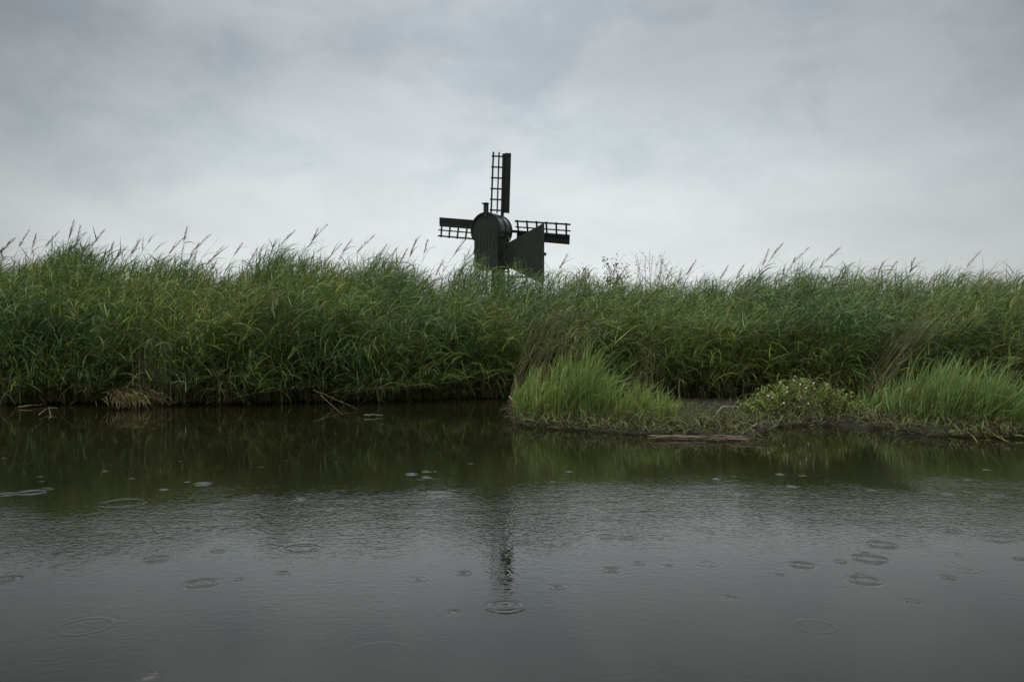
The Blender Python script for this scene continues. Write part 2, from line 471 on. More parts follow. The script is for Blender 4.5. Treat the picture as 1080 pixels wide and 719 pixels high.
for (fx, fy) in [(795, 421), (803, 416), (809, 418), (816, 402), (818, 423), (824, 412), (829, 400), (832, 396), (836, 404), (843, 408), (850, 403), (839, 418), (822, 407), (845, 424), (866, 404), (830, 436)]:
    Yq = 8.95
    c = at(fx, fy, Yq) - fb
    bm = bmesh.new()
    for k in range(5):
        a = k * 2 * math.pi / 5 + rng.uniform(0, .4)
        r = rng.uniform(.009, .014)
        q = [Vector((0, 0, 0)), Vector((math.cos(a - .45) * r * .75, -.003, math.sin(a - .45) * r * .75)), Vector((math.cos(a) * r, -.005, math.sin(a) * r)), Vector((math.cos(a + .45) * r * .75, -.003, math.sin(a + .45) * r * .75))]
        f = bm.faces.new([bm.verts.new(p) for p in q])
    me = bpy.data.meshes.new('flower'); bm.to_mesh(me); bm.free()
    a_ = me.attributes.new('Col', 'FLOAT_COLOR', 'POINT'); a_.data.foreach_set('color', np.tile([.72, .74, .70, 1.], len(me.vertices)).astype(np.float32))
    me.materials.append(M_FLOWER)
    o = bpy.data.objects.new('flower', me); o.parent = root; o.location = c; o.location.y = rng.uniform(-.33, -.2)
    o.rotation_euler = (rng.uniform(-.7, .1), 0, rng.uniform(-.5, .5)); C.objects.link(o)


# ------------------------------------------------------------------ dead stalks, straw, floating bits
def stick(pts, r, col, name, label, cat):
    P = np.array([list(p) for p in pts])
    tt = np.linspace(0, 1, len(P)); tn = np.linspace(0, 1, 14)
    Q = np.stack([np.interp(tn, tt, P[:, k]) for k in range(3)], -1)
    for _ in range(2): Q[1:-1] = (Q[:-2] + Q[1:-1] * 2 + Q[2:]) / 4
    Q[1:-1] += rng.normal(0, .004, (12, 3))
    v = Veg(); v.tubes(Q[None], (r * (1 - .55 * tn))[None], jitter_col(col, 1, .05, .03), sides=6)
    o = v.build(name, M_DRY, origin=tuple(P[0]))
    for p in o.data.polygons: p.use_smooth = True
    return tag(o, label, cat)


PALE = (.11, .09, .055)
def ST(pp, Y): return [at(a, b, Y) for a, b in pp]
stick(ST([(722, 444), (728, 435), (734, 421)], 8.75), .011, PALE, 'dead_stalk', 'pale dead stalk leaning up beside the right end of the left sedge clump', 'stalk')
stick(ST([(722, 444), (735, 437), (752, 437)], 8.7), .010, PALE, 'dead_stalk', 'pale dead stalk lying low to the right of the leaning one, over the mud', 'stalk')
stick(ST([(755, 436), (763, 428), (777, 428.5)], 8.8), .010, (.25, .24, .13), 'dead_stalk', 'arched dry stalk between the sparse grass and the white-flowered plant', 'stalk')
stick(ST([(780, 429), (781, 440), (777, 456)], 8.3), .007, (.16, .15, .08), 'dead_stalk', 'thin wavy stalk standing upright from the driftwood mat', 'stalk')
stick(ST([(779, 459), (788, 454), (799, 446)], 7.6), .014, (.22, .19, .13), 'dead_stalk', 'thick pale broken stalk sticking up right at the end of the driftwood mat', 'stalk')
stick(ST([(716, 400), (717, 425), (719, 446)], 9.0), .006, (.16, .17, .08), 'dead_stalk', 'thin straight grey stalk upright at the right end of the left sedge clump', 'stalk')
stick([on_water(19, 429), on_water(34, 427.5, .03), on_water(49, 426)], .013, (.12, .10, .05), 'floating_stalk', 'yellowish stalk floating flat at the far left below the reeds', 'stalk')
stick([on_water(41, 438), at(50, 430, 10.3), at(61, 430.5, 10.2)], .009, (.09, .09, .06), 'bent_leaf', 'pale bent reed leaf arching out of the water at far left', 'leaf')
stick([on_water(53, 441), at(53, 434, 10.0), at(51, 429, 10.1)], .007, (.09, .09, .06), 'bent_leaf', 'short pale upright reed leaf poking from the water at far left, crossing the arched one', 'leaf')
stick([at(330, 411, 11.4), at(352, 420, 11.2), on_water(376, 431)], .006, PALE, 'fallen_stalk', 'upper of two dry stalks slanting right into the water under the reeds', 'stalk')
stick([at(338, 417, 11.1), at(350, 427, 10.9), on_water(361, 437)], .006, PALE, 'fallen_stalk', 'lower of two dry stalks slanting right into the water under the reeds', 'stalk')
stick([on_water(384, 438), on_water(394, 437.3, .025), on_water(404, 437.5)], .010, (.12, .12, .08), 'floating_stalk', 'small pale stalk floating just off the middle of the reed bed', 'stalk')
stick([at(537, 418, 10.3), at(546, 427, 9.6), at(551, 436, 9.2)], .007, (.3, .3, .18), 'bent_leaf', 'pale leaf leaning left from the left end of the left sedge clump', 'leaf')
stick([at(1000, 457, 7.6), at(1015, 453, 7.6), at(1024, 457, 7.5), on_water(1031, 466.5)], .009, (.17, .17, .05), 'drooping_leaf', 'yellow-green leaf drooping into the water before the right sedge clump', 'leaf')
stick([at(1028, 455, 7.6), at(1045, 456.5, 7.5), on_water(1063, 466)], .008, (.17, .17, .05), 'drooping_leaf', 'straighter yellow leaf reaching furthest right into the water before the right sedge clump', 'leaf')
stick([at(922, 438, 8.6), at(924, 430, 8.6), at(930, 424, 8.6)], .009, (.26, .22, .15), 'dead_stalk', 'short pale forked stalk between the white-flowered plant and the right sedge clump', 'stalk')

# hanging frond over the water
v = Veg(); p = at(196, 403, 10.9)
P, W, sd = blades(np.tile(np.array(p), (7, 1)), np.array([-.2, -2.9, -.6, -2.3, -1.2, -1.7, .1]), np.radians(np.array([20, 15, -5, -10, -30, -10, 50.])), np.radians(np.array([95, 90, 70, 70, 50, 70, 80.])), rng.uniform(.16, .3, 7), np.full(7, .008), 6)
v.ribbons(P, W, sd, jitter_col((.16, .20, .10), 7)); v.tubes(np.array([[list(at(193, 385, 11.5)), list(at(195, 394, 11.2)), list(p)]]), np.full((1, 3), .004), jitter_col((.16, .2, .1), 1))
tag(v.build('hanging_frond', M_SEDGE, origin=tuple(p)), 'pale green reed frond hanging alone over the water in the left part of the bed', 'frond')

# straw heap at left
v = Veg(); n = 420; c = on_water(130, 431)
th = rng.uniform(0, math.pi, n); rr = rng.random(n)
px_ = rng.normal(0, .14, n); pz = np.abs(rng.normal(0, .075, n)) + .01
P, W, sd = blades(np.stack([c.x + px_ - .06, c.y + .25 + rng.normal(0, .12, n), pz + .09], 1), -rng.random(n) * 1.3 - .1, np.radians(rng.normal(15, 25, n)), np.radians(rng.normal(70, 20, n)), rng.uniform(.12, .32, n), rng.uniform(.003, .006, n), 5)
P[..., 2] = np.maximum(P[..., 2], .012)
v.ribbons(P, W, sd, jitter_col((.12, .10, .04), n)); tag(v.build('straw_heap', M_DRY, origin=(c.x, c.y + .25, .02)), 'heap of yellow-brown straw lying at the foot of the reeds on the left', 'straw')

# driftwood mat on the spit
v = Veg(); n = 40
px = rng.uniform(690, 806, n); py = 463.0 + (px - 690) / 116 * 2 + rng.normal(0, 1.2, n)
Y = CAMZ * F / (py - HOR); x = (px - 540) / F * Y
L = rng.uniform(.04, .3, n); a = rng.normal(0, .45, n)
tt = np.linspace(-.5, .5, 5)[None]
P = np.stack([x[:, None] + L[:, None] * np.cos(a)[:, None] * tt, Y[:, None] + L[:, None] * np.sin(a)[:, None] * tt, .016 + rng.uniform(0, .02, n)[:, None] + 0 * tt + rng.normal(0, .002, (n, 5))], -1)
v.tubes(P, rng.uniform(.004, .010, n)[:, None] * np.array([[.5, 1, 1, .9, .4]]) * .7, jitter_col((.12, .095, .06), n, .4, .05), 5)
tag(v.build('driftwood_mat', M_DRY, origin=(1.7, 7.2, .02)), 'flat mat of pale dead stems along the front of the mud spit', 'driftwood')

# ------------------------------------------------------------------ shrubs behind the reeds
def shrub(px, py_tip, Y, nb, leafy, spread, label, name, bare_col):
    tip = at(px, py_tip, Y); base = Vector((tip.x, Y, .3))
    e = empty(name, base); H = tip.z - .3
    st_, lf = Veg(), Veg()
    ends = []
    for k in range(nb):
        a = rng.uniform(0, 2 * math.pi); sp = rng.uniform(.1, 1) * spread
        t = np.linspace(0, 1, 8)
        hh = H * (1 - .28 * (sp / spread) ** 1.5 * rng.uniform(.3, 1))
        P = np.stack([math.cos(a) * sp * t ** 1.3, math.sin(a) * sp * t ** 1.3, hh * t], -1)
        P[1:, :2] += rng.normal(0, .02, (7, 2)) * t[1:, None]
        st_.tubes(P[None], (.014 * (1 - t) + .0025)[None], jitter_col(bare_col, 1, .1, .05), 4)
        for q in range(16):
            ti = rng.uniform(.45, 1); p0 = np.array([np.interp(ti, t, P[:, i]) for i in range(3)])
            Pb, Wb, _ = blades(p0[None], np.array([a + rng.normal(0, .9)]), np.radians(rng.normal(58, 14, 1)), np.radians(rng.normal(5, 15, 1)), rng.uniform(.15, .4, 1), np.array([.003]), 5)
            st_.tubes(Pb, np.array([[.0035, .003, .0025, .002, .001]]), jitter_col(bare_col, 1, .1, .05), 3)
            ends.append(Pb[0])
    st_.build('trunk', M_DRY, e)
    if leafy:
        E = np.concatenate(ends); m = leafy
        p0 = E[rng.integers(0, len(E), m)] + rng.normal(0, .03, (m, 3))
        P, W, sd = blades(p0, rng.uniform(-3.1, 3.1, m), np.radians(rng.normal(20, 30, m)), np.radians(rng.normal(50, 20, m)), rng.uniform(.05, .08, m), rng.uniform(.014, .024, m), 4, taper=.5)
        W[:, 0] *= .3
        lf.ribbons(P, W, sd, jitter_col((.06, .095, .03), m)); lf.build('crown', M_REED, e)
    tag(e, label, 'shrub')


shrub(645, 277, 18.5, 9, 800, .38, 'small leafy shrub showing above the reeds just right of the windmill', 'leafy_shrub', (.06, .05, .035))
shrub(684, 268, 22, 14, 260, .75, 'bare twiggy shrub rising behind the reeds, right of the leafy shrub', 'twiggy_shrub', (.10, .10, .09))
shrub(620, 283, 18.8, 6, 420, .35, 'low dark leafy shrub at the reed tops nearest the windmill vane', 'leafy_shrub', (.06, .05, .035))


# ------------------------------------------------------------------ the windmill
ang = math.radians(30)
A = Vector((math.sin(ang), math.cos(ang), 0)); U = Vector((math.cos(ang), -math.sin(ang), 0)); Z = Vector((0, 0, 1))
HUB = at(529, 243, 27.5)
mill_base = Vector((HUB.x - A.x * .65, HUB.y - A.y * .65, .9))
mill = empty('windmill', mill_base)
tag(mill, 'small dark tarred wooden windmill with lattice sails behind the reeds', 'windmill')


def add_box(bm, c, ex, ey, ez, hx, hy, hz):
    c = Vector(c); vs = []
    for sx in (-1, 1):
        for sy in (-1, 1):
            for sz in (-1, 1):
                vs.append(bm.verts.new(c + ex * hx * sx + ey * hy * sy + ez * hz * sz))
    for f in ((0, 1, 3, 2), (4, 6, 7, 5), (0, 4, 5, 1), (2, 3, 7, 6), (0, 2, 6, 4), (1, 5, 7, 3)):
        bm.faces.new([vs[i] for i in f])


def add_prism(bm, pts, d):
    a = [bm.verts.new(p) for p in pts]; b = [bm.verts.new(p + d) for p in pts]
    n = len(pts); bm.faces.new(a); bm.faces.new(b[::-1])
    for i in range(n): bm.faces.new([a[i], b[i], b[(i + 1) % n], a[(i + 1) % n]])


def mobj(name, bm, mat, parent=mill, bevel=.006, smooth=False):
    bmesh.ops.recalc_face_normals(bm, faces=bm.faces)
    for v_ in bm.verts: v_.co -= mill_base
    me = bpy.data.meshes.new(name); bm.to_mesh(me); bm.free()
    if smooth:
        for p in me.polygons: p.use_smooth = True
    me.materials.append(mat)
    o = bpy.data.objects.new(name, me); o.parent = parent; C.objects.link(o)
    if bevel:
        m = o.modifiers.new('bevel', 'BEVEL'); m.width = bevel; m.segments = 1; m.limit_method = 'ANGLE'
    return o


near = HUB - A * 1.05; near.z = at(0, 246, 27.5).z
far = near + A * .80
Rb = .55
# barrel-shaped cap: end wall + roofing + hoops
bm = bmesh.new()
NS = 40
def ring(c, r): return [c + U * math.cos(2 * math.pi * k / NS) * r + Z * math.sin(2 * math.pi * k / NS) * r for k in range(NS)]
add_prism(bm, ring(near + A * .03, Rb - .025), A * .74)
cap = mobj('cap', bm, M_TAR, bevel=0)
bm = bmesh.new()   # roofing shell in curved segments with butt seams
NB = 5
for b in range(NB):
    a0 = near + A * (.80 * b / NB + .004); a1 = near + A * (.80 * (b + 1) / NB - .004)
    rr = Rb + (.006 if b % 2 else 0)
    ks = range(-3, NS // 2 + 4)
    prev = None
    for k in ks:
        th = 2 * math.pi * k / NS
        d = U * math.cos(th) + Z * math.sin(th)
        cur = [bm.verts.new(a0 + d * rr), bm.verts.new(a1 + d * rr), bm.verts.new(a1 + d * (rr - .022)), bm.verts.new(a0 + d * (rr - .022))]
        if prev:
            for q in range(4): bm.faces.new([prev[q], cur[q], cur[(q + 1) % 4], prev[(q + 1) % 4]])
        else: bm.faces.new(cur)
        prev = cur
    bm.faces.new(prev[::-1])
mobj('roofing', bm, M_ROOF, cap, bevel=0)
for c0 in (near - A * .012, near + A * .40, near + A * .79):   # hoops over the roofing
    bm = bmesh.new()
    for k in range(-4, NS // 2 + 4):
        th = 2 * math.pi * (k + .5) / NS
        d = U * math.cos(th) + Z * math.sin(th); tg = -U * math.sin(th) + Z * math.cos(th)
        add_box(bm, c0 + d * (Rb + .012), tg, A, d, 2 * math.pi * Rb / NS * .5 + .001, .018, .016)
    mobj('hoop', bm, M_TAR, cap, bevel=0)
# chimney-like post
bm = bmesh.new()
pc = at(512.6, 222, 26.65); zt = at(0, 215, 26.6).z; zb = near.z + Rb * .75
add_box(bm, (pc.x, pc.y, (zt + zb) / 2), U, A, Z, .065, .065, (zt - zb) / 2)
post = mobj('post', bm, M_TAR2)
bm = bmesh.new(); add_box(bm, (pc.x - .02, pc.y, zt + .02), U, A, Z, .10, .085, .02); mobj('post_cap', bm, M_TAR, post)
# body of vertical boards
zb0, zb1 = at(0, 284, 27).z, near.z - .02
bm = bmesh.new()
mid = near + A * .40
add_box(bm, (mid.x, mid.y, (zb0 + zb1) / 2), U, A, Z, .44, .36, (zb1 - zb0) / 2)
for sgn in (-1, 1):
    nb_ = 7
    for k in range(nb_):
        w = .92 / nb_
        c = mid - A * .375 * -sgn * -1 + U * (-.46 + w * (k + .5)) if sgn > 0 else mid + A * .375 + U * (-.46 + w * (k + .5))
        if sgn > 0: c = mid - A * .375 + U * (-.46 + w * (k + .5))
        add_box(bm, (c.x, c.y, (zb0 + zb1) / 2 - random.uniform(0, .02)), U, A, Z, w / 2 - .004, .012 + random.uniform(0, .006), (zb1 - zb0) / 2)
    for k in range(6):
        w = .74 / 6
        c = mid + U * .455 * sgn + A * (-.37 + w * (k + .5))
        add_box(bm, (c.x, c.y, (zb0 + zb1) / 2 - random.uniform(0, .02)), A, U, Z, w / 2 - .004, .012 + random.uniform(0, .006), (zb1 - zb0) / 2)
mobj('body', bm, M_TAR)
bm = bmesh.new(); c = mid + U * .25; z0_, z1_ = 1.1, zb0 - .003
add_box(bm, (c.x, c.y, (z0_ + z1_) / 2), U, A, Z, .17, .17, (z1_ - z0_) / 2); mobj('king_post', bm, M_TAR)
# tail vane of vertical boards
wdir = Vector((math.cos(math.radians(48)), -math.sin(math.radians(48)), 0)); wn = Vector((wdir.y, -wdir.x, 0)).normalized()
v0 = near + A * .45 + U * .50
tx = None
for Lq in np.linspace(1, 3, 400):
    q = v0 + wdir * Lq
    if 540 + q.x / q.y * F >= 574.3: tx = Lq; break
bm = bmesh.new(); nb_ = 9
for k in range(nb_):
    s0, s1 = tx * k / nb_ + .004, tx * (k + 1) / nb_ - .004
    def topz(s):
        q = v0 + wdir * s; px = 540 + q.x / q.y * F
        return at(0, 258 - (px - 533) / 41.5 * 23, q.y).z
    def botz(s):
        q = v0 + wdir * s; px = 540 + q.x / q.y * F
        return at(0, min(283 + max(px - 539, 0) * .5, 298), q.y).z
    off = wn * random.uniform(-.006, .006)
    pts = []
    for s, f in ((s0, botz), (s1, botz), (s1, topz), (s0, topz)):
        q = v0 + wdir * s + off; q.z = f(s); pts.append(q)
    add_prism(bm, pts, wn * .03)
vane = mobj('tail_vane', bm, M_TAR2, bevel=.003)
bm = bmesh.new()
for (pa, pb) in ((272, 268), (292, 292)):
    a_, b_ = v0 + wdir * .05 - wn * .03, v0 + wdir * (tx - .05) - wn * .03
    a_.z = at(0, pa, a_.y).z; b_.z = at(0, pb, b_.y).z
    dd = (b_ - a_); L_ = dd.length; dd.normalize()
    for sd_ in (0,):
        cc_ = (a_ + b_) / 2 + wn * sd_
        add_box(bm, cc_, dd, wn, dd.cross(wn), L_ / 2, .02, .035)
mobj('vane_batten', bm, M_TAR, vane)
bm = bmesh.new(); q = v0 + wdir * (tx + .02); q.z = at(0, 268, q.y).z
add_box(bm, q, wdir, wn, Z, .03, .04, .05); mobj('vane_bolt', bm, M_TAR, vane, .01)
# trestle: diagonal braces from the king post to ground sills
for k in range(4):
    dgn = (U * (1 if k in (0, 1) else -1) + A * (1 if k in (0, 3) else -1)).normalized()
    p = Vector((c.x, c.y, z1_ - .95)) + dgn * .18; q = Vector((c.x, c.y, 1.0)) + dgn * 1.25
    d_ = (q - p); L_ = d_.length; d_.normalize(); e_ = d_.cross(Z).normalized()
    bm = bmesh.new(); add_box(bm, (p + q) / 2, e_, d_.cross(e_), d_, .07, .07, L_ / 2); mobj('brace', bm, M_TAR)
for k in range(2):
    bm = bmesh.new(); dgn = (U + A * (1 if k else -1)).normalized()
    add_box(bm, Vector((c.x, c.y, 1.02 + .16 * k)), dgn, dgn.cross(Z), Z, 1.5, .09, .08); mobj('sill_beam', bm, M_TAR)
# windshaft, hub, four sails
tilt = math.radians(11); rot = math.radians(-8.3)
A3 = (A * math.cos(tilt) + Z * math.sin(tilt)).normalized()
V3 = (Z * math.cos(tilt) - A * math.sin(tilt)).normalized()
bm = bmesh.new()
def rod(bm, p, q, r, n_=12):
    d = (q - p).normalized(); e1 = d.cross(Vector((.3, .2, .9))).normalized(); e2 = d.cross(e1)
    add_prism(bm, [p + (e1 * math.cos(2 * math.pi * k / n_) + e2 * math.sin(2 * math.pi * k / n_)) * r for k in range(n_)], q - p)
rod(bm, HUB - A3 * .5, HUB + A3 * .18, .075); mobj('windshaft', bm, M_TAR)
bm = bmesh.new(); add_box(bm, HUB + A3 * .04, U, V3, A3, .13, .13, .12); mobj('hub', bm, M_TAR)
for k in range(4):
    th = rot + k * math.pi / 2
    r_ = U * math.sin(-th) + V3 * math.cos(th)        # radial direction (k=0 up)
    s_ = r_.cross(A3).normalized()                    # sideways in the sail plane
    if k == 0 and s_.x < 0: s_ = -s_
    if k and s_.dot(sdir) != 0:
        pass
    if k == 0: chir = 1 if (r_.cross(A3)).normalized().dot(s_) > 0 else -1; sdir = s_
    s_ = r_.cross(A3).normalized() * chir
    s_ = s_ if True else s_
    bm = bmesh.new()                                   # stock
    RT = 2.58
    add_box(bm, HUB + r_ * (RT / 2) + A3 * .02, s_, A3, r_, .045, .04, RT / 2)
    stock = mobj('sail', bm, M_TAR)
    bm = bmesh.new()                                   # leading board
    add_box(bm, HUB + r_ * ((RT + .62) / 2) + s_ * (.040 + .120) + A3 * .012, s_, A3, r_, .120, .014, (RT - .62) / 2 + .02)
    mobj('sail_board', bm, M_TAR, stock)
    # lattice frame, twisted a little towards the hub
    bm = bmesh.new()
    radii = [.68 + .360 * i for i in range(6)]
    def twist(r): return math.radians(6 + 12 * (1 - (r - .6) / 2.06))
    ends = []
    for r in radii:
        tw = twist(r); d = (-s_ * math.cos(tw) - A3 * math.sin(tw))
        skew = r_ * 0.0
        p0_ = HUB + r_ * r + s_ * .06; ln = .49
        add_box(bm, p0_ + d * (ln / 2), d, d.cross(r_), r_, ln / 2, .018, .026)
    for off_, w_ in ((.235, .022), (.445, .028)):
        for i in range(len(radii)):
            ra = radii[i] - (.10 if i == 0 else 0); rb = radii[i + 1] if i + 1 < len(radii) else radii[i] + .14
            da = (-s_ * math.cos(twist(ra)) - A3 * math.sin(twist(ra))); db = (-s_ * math.cos(twist(rb)) - A3 * math.sin(twist(rb)))
            pa = HUB + r_ * ra + s_ * .06 + da * off_ + A3 * .016; pb = HUB + r_ * rb + s_ * .06 + db * off_ + A3 * .016
            dd = pb - pa; L_ = dd.length; dd.normalize()
            e1 = dd.cross(A3).normalized()
            add_box(bm, (pa + pb) / 2, e1, dd.cross(e1), dd, w_, .012, L_ / 2 + .004)
    mobj('sail_lattice', bm, M_TAR, stock, bevel=0)

# ------------------------------------------------------------------ ground
def coords(a, knots):
    out = [a]
    for (b, st_) in knots:
        while out[-1] < b - 1e-6: out.append(min(b, out[-1] + st_))
    return np.array(out)
gx = coords(-900, [(-60, 60), (-15, 3), (15, .25), (60, 3), (900, 60)])
gy = coords(-60, [(6, 3), (18, .25), (60, 3), (1500, 80)])
X, Y = np.meshgrid(gx, gy)
d = Y - shore(X)
Zg = -.7 + .78 * np.clip((d + .15) / .6, 0, 1) + .22 * np.clip((d - .2) / 3, 0, 1) + 1.15 * np.clip((d - 4.9) / 2.6, 0, 1) ** 1.3
Zg += .03 * np.sin(X * 3.1 + Y) * (d > 0) + .02 * np.sin(X * 7 - Y * 5) * (d > 0)
mound = np.exp(-(((X - mill_base.x) / 6) ** 2 + ((Y - mill_base.y) / 6) ** 2))
Zg += .25 * mound * (d > 0)
Zg = np.where(Y < -9, -.7 + np.clip((-9 - Y) / 3, 0, 1) * 1.1, Zg)
ny, nx = X.shape
ii = (np.arange(ny - 1)[:, None] * nx + np.arange(nx - 1)[None]).ravel()
o = mesh_obj('ground', np.stack([X.ravel(), Y.ravel(), Zg.ravel()], 1), [np.stack([ii, ii + 1, ii + nx + 1, ii + nx], 1)], M_MEADOW, smooth=True)
tag(o, kind='structure')

# meadow grass between reeds and mill (partly seen from the side)
v = Veg(); n = 9000
x = rng.uniform(-14, 14, n); y = rng.uniform(17, 30, n); gz = .28 + 1.15 * np.clip((y - shore(x) - 4.9) / 2.6, 0, 1) ** 1.3
P, W, sd = blades(np.stack([x, y, gz], 1), rng.uniform(-3, 3, n), np.radians(rng.normal(75, 10, n)), np.radians(rng.normal(40, 20, n)), rng.uniform(.25, .6, n), rng.uniform(.004, .008, n), 4)
v.ribbons(P, W, sd, jitter_col((.07, .11, .03), n)); tag(v.build('meadow_grass', M_REED), 'rough green meadow grass between the reeds and the windmill', 'grass', kind='stuff')

# ------------------------------------------------------------------ mud bank under the sedge clumps
mk = [(536, 425), (543, 444), (560, 449), (620, 453), (680, 459), (700, 464), (760, 466.5), (800, 466), (806, 455), (800, 446), (860, 446), (915, 447), (935, 454), (980, 460), (1040, 462), (1090, 462), (1180, 460), (1400, 455)]
fx = coords(-.2, [(9, .04)]); fv = coords(0, [(1, .02)])
pxs = []
fr_px = np.array([536, 543, 560, 620, 680, 700, 760, 795, 825, 860, 915, 935, 980, 1040, 1090, 1180, 1400])
fr_py = np.array([427, 446, 450, 453.5, 458, 463, 465, 461, 449, 447, 447, 454, 459, 461, 461, 459, 455])
fY = CAMZ * F / (fr_py - HOR); fX = (fr_px - 540) / F * fY
order = np.argsort(fX)
front = np.interp(fx, fX[order], fY[order]) + rng.normal(0, .015, len(fx))
X, T = np.meshgrid(fx, fv)
FY = np.tile(front, (len(fv), 1)); BY = 12.4
Y = (FY - .12) + (BY - FY + .12) * T ** 1.6
dd = Y - FY - .09
h = -.06 + .075 * np.clip((dd + .12) / .14, 0, 1) + .045 * np.clip(dd / .6, 0, 1)
spit = np.exp(-((X - 1.75) / .55) ** 2) * (Y < 8.35)
h = np.where(Y < 8.3, h - .045 * np.clip(spit * 1.6, 0, 1) * np.clip(dd * 3, 0, 1), h)
h += .012 * np.sin(X * 17 + Y * 9) * np.sin(Y * 21 - X * 5) + rng.normal(0, .004, X.shape)
edge = np.clip((X + .2) / .25, 0, 1) * np.clip((5.9 - X) / .5, 0, 1); h = -.06 + (h + .06) * edge
ny, nx = X.shape
ii = (np.arange(ny - 1)[:, None] * nx + np.arange(nx - 1)[None]).ravel()
o = mesh_obj('mud_bank', np.stack([X.ravel(), Y.ravel(), h.ravel()], 1), [np.stack([ii, ii + 1, ii + nx + 1, ii + nx], 1)], M_MUD, smooth=True)
tag(o, kind='structure')

# ------------------------------------------------------------------ water with raindrop rings as real ripples in the sheet
drops = [(34, 519, 12, 1), (214, 510, 7, 1), (173, 516, 3, 1), (317, 526, 6, .8), (464, 521, 13, 1.2), (434, 500, 5, 1), (318, 578, 16, .5), (214, 615, 14, .7), (231, 581, 6, 1.1), (163, 571, 3, 1),
         (18, 609, 3.5, 1.2), (156, 712, 6, 1.2), (478, 645, 4, 1.2), (533, 639, 15, .8), (588, 619, 8, .6), (660, 567, 8, .6), (673, 594, 6, .8), (585, 570, 20, .5), (770, 630, 4, 1.2), (886, 592, 5, 1),
         (930, 574, 13, .8), (917, 589, 15, .9), (912, 612, 14, .7), (963, 634, 5, 1.2), (1000, 609, 6, 1), (1075, 589, 4, 1), (756, 505, 3, 1), (777, 521, 5, .8), (835, 513, 5, 1), (1000, 521, 5, 1), (1020, 518, 3, 1),
         (1052, 523, 8, .8), (405, 571, 26, .35), (640, 690, 62, .16), (400, 690, 34, .2), (270, 526, 18, .4), (130, 530, 22, .5), (560, 535, 16, .4), (1052, 568, 14, .35), (700, 530, 15, .4), (95, 545, 20, .3),
         (823, 500, 4, .8), (600, 497, 3, .8), (822, 606, 2.5, .8), (275, 492, 3, 1), (302, 485, 3, 1), (190, 486, 2.5, 1), (354, 487, 2.5, 1), (4, 483, 4, 1), (948, 476, 2.5, 1), (1040, 495, 3, 1), (440, 610, 10, .25), (860, 660, 20, .15), (90, 660, 26, .15)]
D = []
for (px, py, r, a) in drops:
    p = on_water(px, py, 0.0); D.append((p.x, p.y, r / F * p.y, a))
for k in range(110):
    yy = 2.9 + 8 * rng.random() ** 1.5; xx = rng.uniform(-.66, .66) * yy
    D.append((xx, yy, rng.uniform(.008, .045), rng.uniform(.2, .8)))
for k in range(30):
    yy = rng.uniform(3.6, 7.0); xx = rng.uniform(-.66, .66) * yy
    D.append((xx, yy, rng.uniform(.08, .3), rng.uniform(.12, .35)))
D = np.array(D)
cell = .25
cells = {}
for j, (x, y, r, a) in enumerate(D):
    R = r + .06
    for cx_ in range(int(math.floor((x - R) / cell)), int(math.floor((x + R) / cell)) + 1):
        for cy_ in range(int(math.floor((y - R) / cell)), int(math.floor((y + R) / cell)) + 1):
            cells.setdefault((cx_, cy_), []).append(j)
V, Fc, nv = [], [], 0
NSUB = 36
gx_, gy_ = np.meshgrid(np.linspace(0, cell, NSUB + 1), np.linspace(0, cell, NSUB + 1))
sub_i = (np.arange(NSUB)[:, None] * (NSUB + 1) + np.arange(NSUB)[None]).ravel()
sub_f = np.stack([sub_i, sub_i + 1, sub_i + NSUB + 2, sub_i + NSUB + 1], 1)
for (cx_, cy_), js in cells.items():
    x = gx_ + cx_ * cell; y = gy_ + cy_ * cell; z = np.zeros_like(x)
    for j in js:
        dx, dy, r, a = D[j]
        q = np.hypot(x - dx, y - dy)
        lam = .032 if r > .03 else .022
        w = .017 if r > .03 else .011
        w = w * (1 + r * 2)
        z += a * (1 if dy < 5.5 else .6) * (.0020 if r < .08 else .0011 if r < .14 else .0007) * np.exp(-((q - r) / w) ** 2) * np.cos(2 * np.pi * (q - r) / lam) * np.clip((r + .055 - q) / .012, 0, 1)
        if r < .035: z += a * (.0035 if dy < 5.5 else .0012) * np.exp(-(q / .008) ** 2)
    V.append(np.stack([x.ravel(), y.ravel(), z.ravel()], 1)); Fc.append(sub_f + nv); nv += (NSUB + 1) ** 2
# plain cells: everything else from x -8..8, y 1..14; then big quads around
cx0, cx1, cy0, cy1 = -48, 48, 4, 56
plain = [(i, j) for i in range(cx0, cx1) for j in range(cy0, cy1) if (i, j) not in cells]
pl = np.array(plain, float) * cell
q = np.stack([pl, pl + [cell, 0], pl + [cell, cell], pl + [0, cell]], 1).reshape(-1, 2)
V.append(np.concatenate([q, np.zeros((len(q), 1))], 1)); Fc.append(np.arange(len(q)).reshape(-1, 4) + nv); nv += len(q)
xa, xb, ya, yb = cx0 * cell, cx1 * cell, cy0 * cell, cy1 * cell
for (a, b, c_, d_) in ((-90, xa, -14, 15), (xb, 90, -14, 15), (xa, xb, -14, ya), (xa, xb, yb, 15)):
    V.append(np.array([(a, c_, 0), (b, c_, 0), (b, d_, 0), (a, d_, 0)], float)); Fc.append(np.arange(4)[None] + nv); nv += 4
m, nt, out = new_mat('dark_ditch_water')
geo = N(nt, 'ShaderNodeNewGeometry')
sep = N(nt, 'ShaderNodeSeparateXYZ'); nt.links.new(geo.outputs['Position'], sep.inputs[0])
